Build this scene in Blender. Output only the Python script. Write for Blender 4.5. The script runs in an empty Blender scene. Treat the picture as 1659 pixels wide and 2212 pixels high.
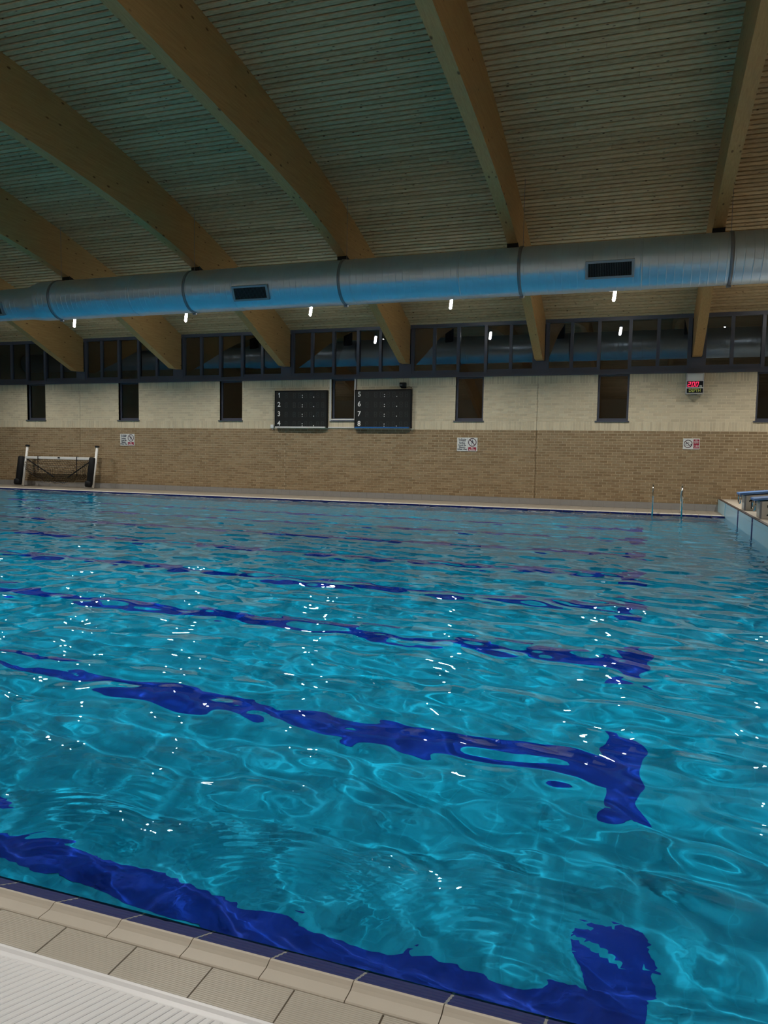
import bpy, bmesh, math, random
import numpy as np
from mathutils import Matrix, Vector

random.seed(7)
sc = bpy.context.scene
COL = sc.collection

# ------------------------------------------------------------------ camera
YAW, PITCH, ROLL, FPX, CAMH = 0.33139, -0.07853, 0.016855, 1612.68, 1.42466
FW, FH = 1659, 2212
_f = Vector((-math.sin(YAW) * math.cos(PITCH), math.cos(YAW) * math.cos(PITCH), math.sin(PITCH)))
_r = Vector((math.cos(YAW), math.sin(YAW), 0))
_u = _r.cross(_f)
CR = math.cos(ROLL) * _r + math.sin(ROLL) * _u
CU = -math.sin(ROLL) * _r + math.cos(ROLL) * _u
cam = bpy.data.cameras.new('camera')
cam.sensor_fit = 'VERTICAL'
cam.sensor_height = 24.0
cam.sensor_width = 18.0
cam.lens = FPX / FH * 24.0
cam.clip_start = 0.05
cam.clip_end = 200
camo = bpy.data.objects.new('camera', cam)
COL.objects.link(camo)
camo.matrix_world = Matrix(((CR.x, CU.x, -_f.x, 0), (CR.y, CU.y, -_f.y, 0), (CR.z, CU.z, -_f.z, CAMH), (0, 0, 0, 1)))
sc.camera = camo

# ------------------------------------------------------------------ world, view, sampling of light
w = bpy.data.worlds.new('night')
sc.world = w
w.use_nodes = True
w.node_tree.nodes['Background'].inputs[0].default_value = (0.010, 0.013, 0.02, 1)
w.node_tree.nodes['Background'].inputs[1].default_value = 0.15
sc.view_settings.view_transform = 'Standard'
sc.view_settings.look = 'None'
sc.view_settings.gamma = 1.0
sc.view_settings.use_curve_mapping = False
sc.view_settings.exposure = 0.0
sc.cycles.sample_clamp_indirect = 4.0
sc.cycles.max_bounces = 7
sc.cycles.diffuse_bounces = 3
sc.cycles.transmission_bounces = 5
sc.cycles.glossy_bounces = 3
sc.cycles.caustics_refractive = True
sc.cycles.caustics_reflective = True
sc.cycles.use_denoising = True
sc.cycles.use_adaptive_sampling = True
sc.cycles.adaptive_threshold = 0.1
sc.cycles.adaptive_min_samples = 12

LAMP_WALL, FILL_RIDGE, LAMP_NEAR = 126.0, 146.0, 165.0   # power of each suspended lamp, by row; the ridge row is added fill
LAMP_COL = (1.0, 0.95, 0.87)

# ------------------------------------------------------------------ measurements (metres; poolside deck is z = 0)
D = 22.146              # back wall face
XE = 2.0                # pool end wall with starting blocks
XL = -23.0              # other pool end
YN, YF = 1.815, 20.33   # near and far pool edges
ZW = -0.032             # still water
ZFLOOR = -1.60
ZDECK_E = 0.338         # raised deck at the block end
APEX = 7.038
FRONT = 2 * APEX - D    # wall behind the camera
BEAMS = [-19.23, -15.13, -11.02, -6.97, -2.91, 1.27]
BAYC = [-21.28, -17.18, -13.07, -8.99, -4.94, -0.82, 3.25]
LANES = [17.75 - 2.12 * i for i in range(7)] + [3.06]


def roof_z(y):
    return -0.01396869 * y * y + 0.19663049 * y + 7.82949585


def soffit_z(y):
    if y < APEX:
        y = 2 * APEX - y
    a = roof_z(y) - 1.07
    b = -1.36111746e-03 * y ** 3 + 4.3027408e-02 * y * y - 0.565044956 * y + 9.90792978
    if y > 20.3:
        b = 4.783 + (4.165 - 4.783) * (y - 20.3) / 1.42
    t = min(1, max(0, (y - 7.5) / 1.5))
    return a * (1 - t) + b * t


# ------------------------------------------------------------------ mesh helpers
class MB:
    def __init__(self):
        self.v = []
        self.f = []

    def add(self, vs, fs):
        n = len(self.v)
        self.v += [tuple(p) for p in vs]
        self.f += [tuple(i + n for i in q) for q in fs]
        return self

    def box(self, x0, x1, y0, y1, z0, z1, m=None):
        vs = [Vector((x, y, z)) for x in (x0, x1) for y in (y0, y1) for z in (z0, z1)]
        if m:
            vs = [m @ p for p in vs]
        return self.add(vs, [(0, 1, 3, 2), (4, 6, 7, 5), (0, 4, 5, 1), (2, 3, 7, 6), (0, 2, 6, 4), (1, 5, 7, 3)])

    def tube(self, pts, r, n=8, cap=True):
        pts = [Vector(p) for p in pts]
        rs = r if isinstance(r, (list, tuple)) else [r] * len(pts)
        vs = []
        up = None
        for i, p in enumerate(pts):
            a = pts[max(0, i - 1)]
            b = pts[min(len(pts) - 1, i + 1)]
            t = (b - a).normalized()
            if up is None:
                up = Vector((0, 0, 1)) if abs(t.z) < 0.9 else Vector((1, 0, 0))
            s = t.cross(up).normalized()
            up = s.cross(t).normalized()
            for k in range(n):
                an = 2 * math.pi * k / n
                vs.append(p + (s * math.cos(an) + up * math.sin(an)) * rs[i])
        fs = []
        for i in range(len(pts) - 1):
            for k in range(n):
                k2 = (k + 1) % n
                fs.append((i * n + k, i * n + k2, (i + 1) * n + k2, (i + 1) * n + k))
        if cap:
            fs.append(tuple(range(n - 1, -1, -1)))
            fs.append(tuple((len(pts) - 1) * n + k for k in range(n)))
        return self.add(vs, fs)

    def extrude_x(self, prof, x0, x1, closed=True):
        """profile of (y, z) points swept along x"""
        n = len(prof)
        vs = [(x0, p[0], p[1]) for p in prof] + [(x1, p[0], p[1]) for p in prof]
        fs = [(i, (i + 1) % n, n + (i + 1) % n, n + i) for i in range(n if closed else n - 1)]
        if closed:
            fs += [tuple(range(n - 1, -1, -1)), tuple(range(n, 2 * n))]
        return self.add(vs, fs)

    def poly_y(self, pts, y0, y1):
        """(x, z) outline given a thickness in y"""
        n = len(pts)
        vs = [(p[0], y0, p[1]) for p in pts] + [(p[0], y1, p[1]) for p in pts]
        fs = [(i, n + i, n + (i + 1) % n, (i + 1) % n) for i in range(n)]
        fs += [tuple(range(n)), tuple(range(2 * n - 1, n - 1, -1))]
        return self.add(vs, fs)

    def mesh(self, name, mat=None, smooth=False, fix=True):
        me = bpy.data.meshes.new(name)
        me.from_pydata(self.v, [], self.f)
        if fix:
            bm = bmesh.new()
            bm.from_mesh(me)
            bmesh.ops.recalc_face_normals(bm, faces=bm.faces)
            bm.to_mesh(me)
            bm.free()
        if smooth:
            me.polygons.foreach_set('use_smooth', [True] * len(me.polygons))
        if mat:
            me.materials.append(mat)
        me.update()
        return me

    def build(self, name, mat, parent=None, smooth=False, bevel=0, fix=True):
        o = put(name, self.mesh(name, mat, smooth, fix), parent)
        if bevel:
            b = o.modifiers.new('bevel', 'BEVEL')
            b.width = bevel
            b.segments = 2
            b.limit_method = 'ANGLE'
        return o


def put(name, me, parent=None, loc=None):
    o = bpy.data.objects.new(name, me)
    COL.objects.link(o)
    if parent is not None:
        o.parent = parent
    if loc is not None:
        o.location = loc
    return o


def empty(name, loc=(0, 0, 0), parent=None):
    o = bpy.data.objects.new(name, None)
    COL.objects.link(o)
    o.location = loc
    o.empty_display_size = 0.1
    if parent is not None:
        o.parent = parent
    return o


def tag(o, label=None, cat=None, group=None, kind=None):
    if label:
        o['label'] = label
    if cat:
        o['category'] = cat
    if group:
        o['group'] = group
    if kind:
        o['kind'] = kind
    return o


def circ(cx, cz, r, n=32, a0=0.0, a1=2 * math.pi, full=True):
    m = n if full else n + 1
    return [(cx + r * math.cos(a0 + (a1 - a0) * i / n), cz + r * math.sin(a0 + (a1 - a0) * i / n)) for i in range(m)]


_fontcache = {}


def text_part(s, size, x, z, y, mat, parent, name, align='CENTER', shear=0.0, depth=0.004, bold=0.0, sx=1.0, face='wall'):
    """flat lettering; face 'wall' reads from -y"""
    if s == '1':
        h, k = size * 0.70, size
        m1 = MB().poly_y([(0.0 * k, -h / 2), (0.115 * k, -h / 2), (0.115 * k, h / 2), (0.035 * k, h / 2), (-0.13 * k, h / 2 - 0.14 * k), (-0.13 * k, h / 2 - 0.25 * k), (0.0 * k, h / 2 - 0.175 * k)], -depth / 2, depth / 2)
        return put(name, m1.mesh(name, mat), parent, (x, y, z))
    c = bpy.data.curves.new(name, 'FONT')
    c.body = s
    c.size = size
    c.align_x = align
    c.align_y = 'CENTER'
    c.shear = shear
    c.offset = bold
    c.extrude = depth / 2
    c.resolution_u = 3
    t = bpy.data.objects.new(name, c)
    COL.objects.link(t)
    dg = bpy.context.evaluated_depsgraph_get()
    me = bpy.data.meshes.new_from_object(t.evaluated_get(dg))
    bpy.data.objects.remove(t)
    bpy.data.curves.remove(c)
    me.transform(Matrix.Rotation(math.pi / 2, 4, 'X') @ Matrix.Diagonal((sx, 1, 1, 1)))
    me.materials.clear()
    me.materials.append(mat)
    return put(name, me, parent, (x, y, z))


# ------------------------------------------------------------------ materials
def new_mat(name):
    m = bpy.data.materials.new(name)
    m.use_nodes = True
    nt = m.node_tree
    return m, nt, nt.nodes['Principled BSDF'], nt.nodes['Material Output']


def plain(name, col, rough=0.5, metal=0.0, spec=0.5, noise=0.0, nscale=8.0, bump=0.0, bscale=60.0, coat=0.0):
    m, nt, b, out = new_mat(name)
    b.inputs['Base Color'].default_value = (*col, 1)
    b.inputs['Roughness'].default_value = rough
    b.inputs['Metallic'].default_value = metal
    b.inputs['Specular IOR Level'].default_value = spec
    b.inputs['Coat Weight'].default_value = coat
    tc = nt.nodes.new('ShaderNodeTexCoord')
    if noise:
        n = nt.nodes.new('ShaderNodeTexNoise')
        n.inputs['Scale'].default_value = nscale
        n.inputs['Detail'].default_value = 2
        nt.links.new(tc.outputs['Object'], n.inputs['Vector'])
        mx = nt.nodes.new('ShaderNodeMixRGB')
        mx.inputs[1].default_value = tuple(c * (1 - noise) for c in col) + (1,)
        mx.inputs[2].default_value = tuple(min(1, c * (1 + noise)) for c in col) + (1,)
        nt.links.new(n.outputs['Fac'], mx.inputs[0])
        nt.links.new(mx.outputs[0], b.inputs['Base Color'])
    if bump:
        n2 = nt.nodes.new('ShaderNodeTexNoise')
        n2.inputs['Scale'].default_value = bscale
        nt.links.new(tc.outputs['Object'], n2.inputs['Vector'])
        bp = nt.nodes.new('ShaderNodeBump')
        bp.inputs['Strength'].default_value = bump
        bp.inputs['Distance'].default_value = 0.01
        nt.links.new(n2.outputs['Fac'], bp.inputs['Height'])
        nt.links.new(bp.outputs[0], b.inputs['Normal'])
    return m


def emit(name, col, strength):
    m, nt, b, out = new_mat(name)
    b.inputs['Base Color'].default_value = (*col, 1)
    b.inputs['Emission Color'].default_value = (*col, 1)
    b.inputs['Emission Strength'].default_value = strength
    return m


def brick_mat(name, c0, c1, rough=0.85, island=True):
    """random colour for each brick"""
    m, nt, b, out = new_mat(name)
    g = nt.nodes.new('ShaderNodeNewGeometry')
    oi = nt.nodes.new('ShaderNodeObjectInfo')
    add = nt.nodes.new('ShaderNodeMath')
    add.operation = 'ADD'
    nt.links.new(g.outputs['Random Per Island'], add.inputs[0])
    nt.links.new(oi.outputs['Random'], add.inputs[1])
    fr = nt.nodes.new('ShaderNodeMath')
    fr.operation = 'FRACT'
    nt.links.new(add.outputs[0], fr.inputs[0])
    n = nt.nodes.new('ShaderNodeTexNoise')
    n.inputs['Scale'].default_value = 14
    n.inputs['Detail'].default_value = 2
    nt.links.new(g.outputs['Position'], n.inputs['Vector'])
    mul = nt.nodes.new('ShaderNodeMath')
    mul.operation = 'MULTIPLY_ADD'
    mul.inputs[1].default_value = 0.6
    nt.links.new(fr.outputs[0], mul.inputs[0])
    m2 = nt.nodes.new('ShaderNodeMath')
    m2.operation = 'MULTIPLY'
    m2.inputs[1].default_value = 0.4
    nt.links.new(n.outputs['Fac'], m2.inputs[0])
    nt.links.new(m2.outputs[0], mul.inputs[2])
    cr = nt.nodes.new('ShaderNodeValToRGB')
    cr.color_ramp.elements[0].color = (*c0, 1)
    cr.color_ramp.elements[1].color = (*c1, 1)
    cr.color_ramp.elements[0].position = 0.15
    cr.color_ramp.elements[1].position = 0.85
    nt.links.new(mul.outputs[0], cr.inputs[0])
    nt.links.new(cr.outputs[0], b.inputs['Base Color'])
    b.inputs['Roughness'].default_value = rough
    b.inputs['Specular IOR Level'].default_value = 0.2
    return m


def wood_mat(name, c0, c1, knot, stretch, rough=0.6, kscale=3.0):
    """grain stretched along one axis with dark knots"""
    m, nt, b, out = new_mat(name)
    g = nt.nodes.new('ShaderNodeNewGeometry')
    oi = nt.nodes.new('ShaderNodeObjectInfo')
    tc = nt.nodes.new('ShaderNodeTexCoord')
    mp = nt.nodes.new('ShaderNodeMapping')
    mp.inputs['Scale'].default_value = stretch
    nt.links.new(tc.outputs['Object'], mp.inputs['Vector'])
    n = nt.nodes.new('ShaderNodeTexNoise')
    n.inputs['Scale'].default_value = 5
    n.inputs['Detail'].default_value = 3
    n.inputs['Roughness'].default_value = 0.65
    nt.links.new(mp.outputs[0], n.inputs['Vector'])
    add = nt.nodes.new('ShaderNodeMath')
    add.operation = 'ADD'
    nt.links.new(g.outputs['Random Per Island'], add.inputs[0])
    nt.links.new(oi.outputs['Random'], add.inputs[1])
    fr = nt.nodes.new('ShaderNodeMath')
    fr.operation = 'FRACT'
    nt.links.new(add.outputs[0], fr.inputs[0])
    mix = nt.nodes.new('ShaderNodeMath')
    mix.operation = 'MULTIPLY_ADD'
    mix.inputs[1].default_value = 0.35
    nt.links.new(fr.outputs[0], mix.inputs[0])
    sub = nt.nodes.new('ShaderNodeMath')
    sub.operation = 'MULTIPLY_ADD'
    sub.inputs[1].default_value = 1.2
    sub.inputs[2].default_value = -0.27
    nt.links.new(n.outputs['Fac'], sub.inputs[0])
    nt.links.new(sub.outputs[0], mix.inputs[2])
    cr = nt.nodes.new('ShaderNodeValToRGB')
    cr.color_ramp.elements[0].color = (*c0, 1)
    cr.color_ramp.elements[1].color = (*c1, 1)
    nt.links.new(mix.outputs[0], cr.inputs[0])
    vo = nt.nodes.new('ShaderNodeTexVoronoi')
    vo.inputs['Scale'].default_value = kscale
    mp2 = nt.nodes.new('ShaderNodeMapping')
    s = max(stretch)
    mp2.inputs['Scale'].default_value = tuple(0.45 if q < s * 0.5 else 1.0 for q in stretch)
    nt.links.new(tc.outputs['Object'], mp2.inputs['Vector'])
    nt.links.new(mp2.outputs[0], vo.inputs['Vector'])
    kr = nt.nodes.new('ShaderNodeValToRGB')
    kr.color_ramp.elements[0].position = 0.07
    kr.color_ramp.elements[0].color = (1, 1, 1, 1)
    kr.color_ramp.elements[1].position = 0.13
    kr.color_ramp.elements[1].color = (0, 0, 0, 1)
    nt.links.new(vo.outputs['Distance'], kr.inputs[0])
    mx = nt.nodes.new('ShaderNodeMixRGB')
    nt.links.new(kr.outputs[0], mx.inputs[0])
    nt.links.new(cr.outputs[0], mx.inputs[1])
    mx.inputs[2].default_value = (*knot, 1)
    nt.links.new(mx.outputs[0], b.inputs['Base Color'])
    b.inputs['Roughness'].default_value = rough
    b.inputs['Specular IOR Level'].default_value = 0.25
    return m


M = {}
M['mortar'] = plain('mortar', (0.62, 0.52, 0.36), 0.9, noise=0.12, nscale=5)
M['mortar_pale'] = plain('mortar_pale', (0.80, 0.72, 0.55), 0.9, noise=0.1, nscale=5)
M['brick'] = brick_mat('tan_brick', (0.225, 0.155, 0.085), (0.35, 0.26, 0.155))
M['brick_pale'] = brick_mat('cream_brick', (0.56, 0.49, 0.35), (0.71, 0.63, 0.455))
M['plank'] = wood_mat('ceiling_board', (0.28, 0.20, 0.10), (0.72, 0.55, 0.32), (0.10, 0.055, 0.025), (1.6, 9, 9), 0.65, 9.0)
M['beam'] = wood_mat('laminated_timber', (0.37, 0.21, 0.075), (0.58, 0.37, 0.155), (0.16, 0.07, 0.02), (9, 0.35, 6), 0.5, 5.0)
M['roof'] = plain('roof_underlay', (0.05, 0.035, 0.02), 0.9)
M['frame'] = plain('window_frame_paint', (0.075, 0.085, 0.12), 0.35)
M['duct'] = plain('duct_metal', (0.58, 0.70, 0.81), 0.36, metal=0.7, noise=0.05, nscale=3)
M['strap'] = plain('duct_strap', (0.24, 0.26, 0.30), 0.45, metal=0.5)
M['grille_frame'] = plain('grille_frame', (0.34, 0.37, 0.41), 0.4, metal=0.4)
M['grille'] = plain('grille_blade', (0.05, 0.07, 0.085), 0.5)
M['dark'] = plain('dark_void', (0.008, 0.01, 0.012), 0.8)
M['white'] = plain('white_paint', (0.78, 0.78, 0.76), 0.4)
M['whiteplastic'] = plain('white_plastic', (0.92, 0.93, 0.96), 0.28, noise=0.03, nscale=12)
M['black'] = plain('black_paint', (0.009, 0.010, 0.012), 0.6, spec=0.2)
M['board'] = plain('scoreboard_face', (0.014, 0.017, 0.018), 0.35)
M['segment'] = plain('unlit_segment', (0.035, 0.04, 0.042), 0.5)
M['numeral'] = plain('white_print', (0.86, 0.86, 0.84), 0.6)
M['bluestrip'] = plain('blue_plastic', (0.02, 0.12, 0.36), 0.4)
M['deck'] = plain('deck_tile', (0.31, 0.275, 0.225), 0.35, noise=0.08, nscale=9)
M['skirt'] = plain('skirting_tile', (0.30, 0.29, 0.28), 0.35, noise=0.06, nscale=9)
M['grout'] = plain('grout', (0.26, 0.22, 0.17), 0.9)
M['groutdark'] = plain('grout_stained', (0.13, 0.10, 0.07), 0.9, noise=0.35, nscale=14)
M['coping'] = plain('coping_tile', (0.60, 0.55, 0.475), 0.22, noise=0.06, nscale=6)
M['ribtile'] = plain('ribbed_tile', (0.52, 0.485, 0.42), 0.24, noise=0.07, nscale=6)
M['copewhite'] = plain('white_coping', (0.80, 0.75, 0.66), 0.35, noise=0.05, nscale=6)
M['navy'] = plain('navy_tile', (0.006, 0.014, 0.12), 0.5, spec=0.2)
M['steel'] = plain('chrome', (0.72, 0.73, 0.74), 0.12, metal=1.0)
M['endtile'] = plain('pale_blue_tile', (0.42, 0.68, 0.82), 0.3, noise=0.05, nscale=5)
M['edge'] = plain('dark_edge_tile', (0.05, 0.035, 0.035), 0.4)
M['blockgrey'] = plain('block_body', (0.60, 0.58, 0.53), 0.55, noise=0.08, nscale=6)
M['blockblue'] = plain('block_top', (0.10, 0.24, 0.55), 0.5, noise=0.06, nscale=20, bump=0.2, bscale=200)
M['red'] = plain('sign_red', (0.30, 0.012, 0.045), 0.5)
M['signdark'] = plain('sign_ring', (0.055, 0.012, 0.03), 0.5)
M['signink'] = plain('sign_ink', (0.03, 0.04, 0.075), 0.5)
M['signwhite'] = plain('sign_white', (0.72, 0.75, 0.74), 0.4)
M['ledred'] = emit('red_led', (1.0, 0.03, 0.10), 1.6)
M['ledred'].node_tree.nodes['Principled BSDF'].inputs['Base Color'].default_value = (0.1, 0, 0.01, 1)
M['ledyellow'] = plain('yellow_print', (0.62, 0.70, 0.16), 0.6)
M['silver'] = plain('silver_case', (0.52, 0.53, 0.56), 0.4, metal=0.3)
M['net'] = plain('net_cord', (0.012, 0.012, 0.012), 0.8)
M['cord'] = plain('pale_cord', (0.42, 0.36, 0.26), 0.8)
M['lampglow'] = emit('lamp_diffuser', (1.0, 0.97, 0.93), 60.0)
M['palegrout'] = plain('pale_grout', (0.55, 0.62, 0.66), 0.8)
M['enddeck'] = plain('end_deck_tile', (0.56, 0.51, 0.43), 0.35, noise=0.08, nscale=9)
M['wallplain'] = plain('plain_wall', (0.50, 0.42, 0.28), 0.85, noise=0.06, nscale=4)


def tile_basin(name, col, line):
    """pool lining: small mosaic tiles with paler joints"""
    m, nt, b, out = new_mat(name)
    g = nt.nodes.new('ShaderNodeNewGeometry')
    br = nt.nodes.new('ShaderNodeTexBrick')
    br.offset = 0.0
    br.inputs['Color1'].default_value = (*col, 1)
    br.inputs['Color2'].default_value = tuple(c * 0.94 for c in col) + (1,)
    br.inputs['Mortar'].default_value = (*line, 1)
    br.inputs['Scale'].default_value = 1.0
    br.inputs['Brick Width'].default_value = 0.25
    br.inputs['Row Height'].default_value = 0.125
    br.inputs['Mortar Size'].default_value = 0.004
    nt.links.new(g.outputs['Position'], br.inputs['Vector'])
    nt.links.new(br.outputs[0], b.inputs['Base Color'])
    b.inputs['Roughness'].default_value = 0.5
    b.inputs['Specular IOR Level'].default_value = 0.1
    return m


M['basin'] = tile_basin('pool_lining', (0.002, 0.40, 0.635), (0.006, 0.45, 0.69))
M['lane'] = plain('lane_tile', (0.001, 0.04, 0.42), 0.5, spec=0.1, noise=0.15, nscale=3)


def water_mat():
    m, nt, b, out = new_mat('pool_water')
    nt.nodes.remove(b)
    g = nt.nodes.new('ShaderNodeBsdfGlass')
    g.inputs['IOR'].default_value = 1.333
    g.inputs['Roughness'].default_value = 0.0
    g.inputs['Color'].default_value = (0.93, 0.985, 1.0, 1)
    nt.links.new(g.outputs[0], out.inputs['Surface'])
    return m


def glass_mat():
    m, nt, b, out = new_mat('window_glass')
    nt.nodes.remove(b)
    gl = nt.nodes.new('ShaderNodeBsdfGlossy')
    gl.inputs['Roughness'].default_value = 0.0
    gl.inputs['Color'].default_value = (0.9, 0.95, 1.0, 1)
    tr = nt.nodes.new('ShaderNodeBsdfTransparent')
    tr.inputs['Color'].default_value = (0.55, 0.58, 0.6, 1)
    fr = nt.nodes.new('ShaderNodeFresnel')
    fr.inputs['IOR'].default_value = 2.5
    mx = nt.nodes.new('ShaderNodeMixShader')
    nt.links.new(fr.outputs[0], mx.inputs[0])
    nt.links.new(tr.outputs[0], mx.inputs[1])
    nt.links.new(gl.outputs[0], mx.inputs[2])
    nt.links.new(mx.outputs[0], out.inputs['Surface'])
    return m


M['water'] = water_mat()
M['glass'] = glass_mat()


def project(x, y, z):
    v = Vector((x, y, z - CAMH))
    d = v.dot(_f)
    if d <= 0.01:
        return None
    return FW / 2 + FPX * v.dot(CR) / d, FH / 2 - FPX * v.dot(CU) / d, d


def in_frame(x, y, z, m=0):
    p = project(x, y, z)
    return p is not None and -m < p[0] < FW + m and -m < p[1] < FH + m


# ================================================================== the hall
# ---- back wall: recessed mortar bed with openings, bricks proud of it
WX0, WX1 = -27.5, 8.6
SL = [(c - 0.46, c + 0.39) for c in BAYC]         # narrow window openings
Z_BASE, Z_MID, Z_SILL, Z_TOPC, Z_HEAD = 0.181, 2.168, 2.420, 3.505, 3.742
wall = MB()
REC = 0.004
wall.box(WX0, WX1, D + REC, D + 0.3, -0.3, Z_MID)
o_wall = wall.build('wall_back', M['mortar'])
tag(o_wall, kind='structure')
up = MB()
up.box(WX0, WX1, D + REC, D + 0.3, Z_MID, Z_SILL)
edges = [WX0] + [e for s in SL for e in s] + [WX1]
for i in range(0, len(edges), 2):
    up.box(edges[i], edges[i + 1], D + REC, D + 0.3, Z_SILL, Z_HEAD)
up.build('upper_mortar', M['mortar_pale'], o_wall)

bricks = []      # (x0, x1, z0, z1, pale)
J = 0.012
BL = 0.231


def course(z0, z1, off, pale, gaps, pitch):
    n = int((WX1 - WX0) / pitch) + 2
    for i in range(n):
        a = WX0 + (i - off) * pitch + J / 2
        b = a + pitch - J
        a, b = max(a, WX0), min(b, WX1)
        segs = [(a, b)]
        for g0, g1 in gaps:
            ns = []
            for s0, s1 in segs:
                if s1 <= g0 or s0 >= g1:
                    ns.append((s0, s1))
                else:
                    if s0 < g0:
                        ns.append((s0, g0))
                    if s1 > g1:
                        ns.append((g1, s1))
            segs = ns
        for s0, s1 in segs:
            if s1 - s0 > 0.015:
                bricks.append((s0, s1, z0 + J / 2, z1 - J / 2, pale))


JOINTS = [(x - 0.005, x + 0.005) for x in (-19.33, -11.08, -2.956)]
NC = 26
ph = (Z_MID - Z_BASE) / NC
for k in range(NC):
    course(Z_BASE + k * ph, Z_BASE + (k + 1) * ph, 0.5 * (k % 2), False, JOINTS, BL)
course(Z_MID, Z_SILL, 0, True, JOINTS, 0.077)
NU = 14
pu = (Z_TOPC - Z_SILL) / NU
for k in range(NU):
    course(Z_SILL + k * pu, Z_SILL + (k + 1) * pu, 0.5 * (k % 2), True, SL + JOINTS, BL)
course(Z_TOPC, Z_HEAD, 0, True, SL + JOINTS, 0.077)


def brick_area(b):
    p = project(b[0], D, b[2])
    q = project(b[1], D, b[3])
    if not p or not q or not in_frame((b[0] + b[1]) / 2, D, b[2]):
        return 0
    return (q[0] - p[0]) * (p[1] - q[1])


order = sorted(range(len(bricks)), key=lambda i: -brick_area(bricks[i]))
single = set(order[:300])
cache = {}
BF = [(0, 1, 3, 2), (4, 6, 7, 5), (0, 4, 5, 1), (2, 3, 7, 6), (0, 2, 6, 4), (1, 5, 7, 3)]


def brick_mesh(w_, h_, pale):
    k = (round(w_, 3), round(h_, 3), pale)
    if k not in cache:
        b = MB()
        c = 0.003
        vs = []
        b.box(-w_ / 2, w_ / 2, 0.0015, REC + 0.01, -h_ / 2, h_ / 2)
        n = len(b.v)
        b.add([(-w_ / 2 + c, 0, -h_ / 2 + c), (w_ / 2 - c, 0, -h_ / 2 + c), (w_ / 2 - c, 0, h_ / 2 - c), (-w_ / 2 + c, 0, h_ / 2 - c)], [(0, 1, 2, 3)])
        # chamfers between front face and the body
        f = [0, 4, 5, 1]
        b.f.remove((0, 4, 5, 1))
        fr = [n, n + 1, n + 2, n + 3]
        for a in range(4):
            b.f.append((f[a], f[(a + 1) % 4], fr[(a + 1) % 4], fr[a]))
        cache[k] = b.mesh('brick', M['brick_pale' if pale else 'brick'], fix=True)
    return cache[k]


rest = {False: MB(), True: MB()}
for i, (x0, x1, z0, z1, pale) in enumerate(bricks):
    if i in single:
        put('brick', brick_mesh(x1 - x0, z1 - z0, pale), o_wall, ((x0 + x1) / 2, D, (z0 + z1) / 2))
    else:
        rest[pale].box(x0, x1, D, D + REC + 0.01, z0, z1)
r1 = rest[False].build('brickwork', M['brick'], o_wall, fix=False)
tag(r1, kind='stuff')
r2 = rest[True].build('cream_brickwork', M['brick_pale'], o_wall, fix=False)
tag(r2, kind='stuff')
for x0, x1 in JOINTS:
    MB().box(x0, x1, D + 0.004, D + 0.02, Z_BASE, Z_HEAD).build('movement_joint', M['groutdark'], o_wall)

# skirting tiles under the brickwork
sk = MB()
for i in range(int((XE + 0.0 - WX0) / 0.3)):
    a = XE - (i + 1) * 0.3
    sk.box(a + 0.002, a + 0.298, D - 0.008, D + 0.02, 0.004, Z_BASE - 0.004)
o_sk = MB().box(WX0, WX1, D - 0.004, D + 0.02, -0.02, Z_BASE).build('baseboard_back', M['grout'])
tag(o_sk, kind='structure')
tag(sk.build('skirting_tiles', M['skirt'], o_sk, fix=False), kind='stuff')

# the other walls, out of the picture, close the hall
tag(MB().box(WX0 - 0.3, WX0, FRONT - 0.3, D + 0.3, -0.3, 9).build('wall_left', M['wallplain']), kind='structure')
tag(MB().box(WX1, WX1 + 0.3, FRONT - 0.3, D + 0.3, -0.3, 9).build('wall_right', M['wallplain']), kind='structure')
tag(MB().box(WX0, WX1, FRONT - 0.3, FRONT, -0.3, 5.6).build('wall_front', M['wallplain']), kind='structure')

# ---- roof
ys = np.linspace(FRONT - 0.3, D + 0.3, 80)
roof = MB()
for a, b in zip(ys[:-1], ys[1:]):
    n = 0
    roof.add([(WX0, a, roof_z(a) + 0.03), (WX1, a, roof_z(a) + 0.03), (WX1, b, roof_z(b) + 0.03), (WX0, b, roof_z(b) + 0.03),
              (WX0, a, roof_z(a) + 0.2), (WX1, a, roof_z(a) + 0.2), (WX1, b, roof_z(b) + 0.2), (WX0, b, roof_z(b) + 0.2)],
             [(0, 1, 2, 3), (4, 5, 6, 7)])
o_roof = roof.build('ceiling', M['roof'], fix=False)
tag(o_roof, kind='structure')
# boards: walk along the arc, one board wide at a time, one board per bay
PITCH = 0.1397
bays = [(WX0, -23.33)] + [(-23.33, BEAMS[0])] + list(zip(BEAMS[:-1], BEAMS[1:])) + [(BEAMS[-1], 5.37), (5.37, WX1)]
rows = []
y = D - 0.01
while y > FRONT:
    s = 0.39337 * 0
    dzdy = -2 * 0.01396869 * y + 0.19663049
    dy = PITCH / math.hypot(1, dzdy)
    y2 = y - dy
    rows.append((y, y2))
    y = y2
boards = []
for ri, (ya, yb) in enumerate(rows):
    yc = (ya + yb) / 2
    for bi, (x0, x1) in enumerate(bays):
        cuts = [x0, x1]
        if bi in (2, 4, 6) and ri % 3 != 1 or bi in (3, 5) and ri % 4 == 2:
            cuts = [x0, x0 + (x1 - x0) * random.choice((0.35, 0.5, 0.62)), x1]
        for c0, c1 in zip(cuts[:-1], cuts[1:]):
            boards.append((ya, yb, c0 + 0.002, c1 - 0.002))


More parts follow.
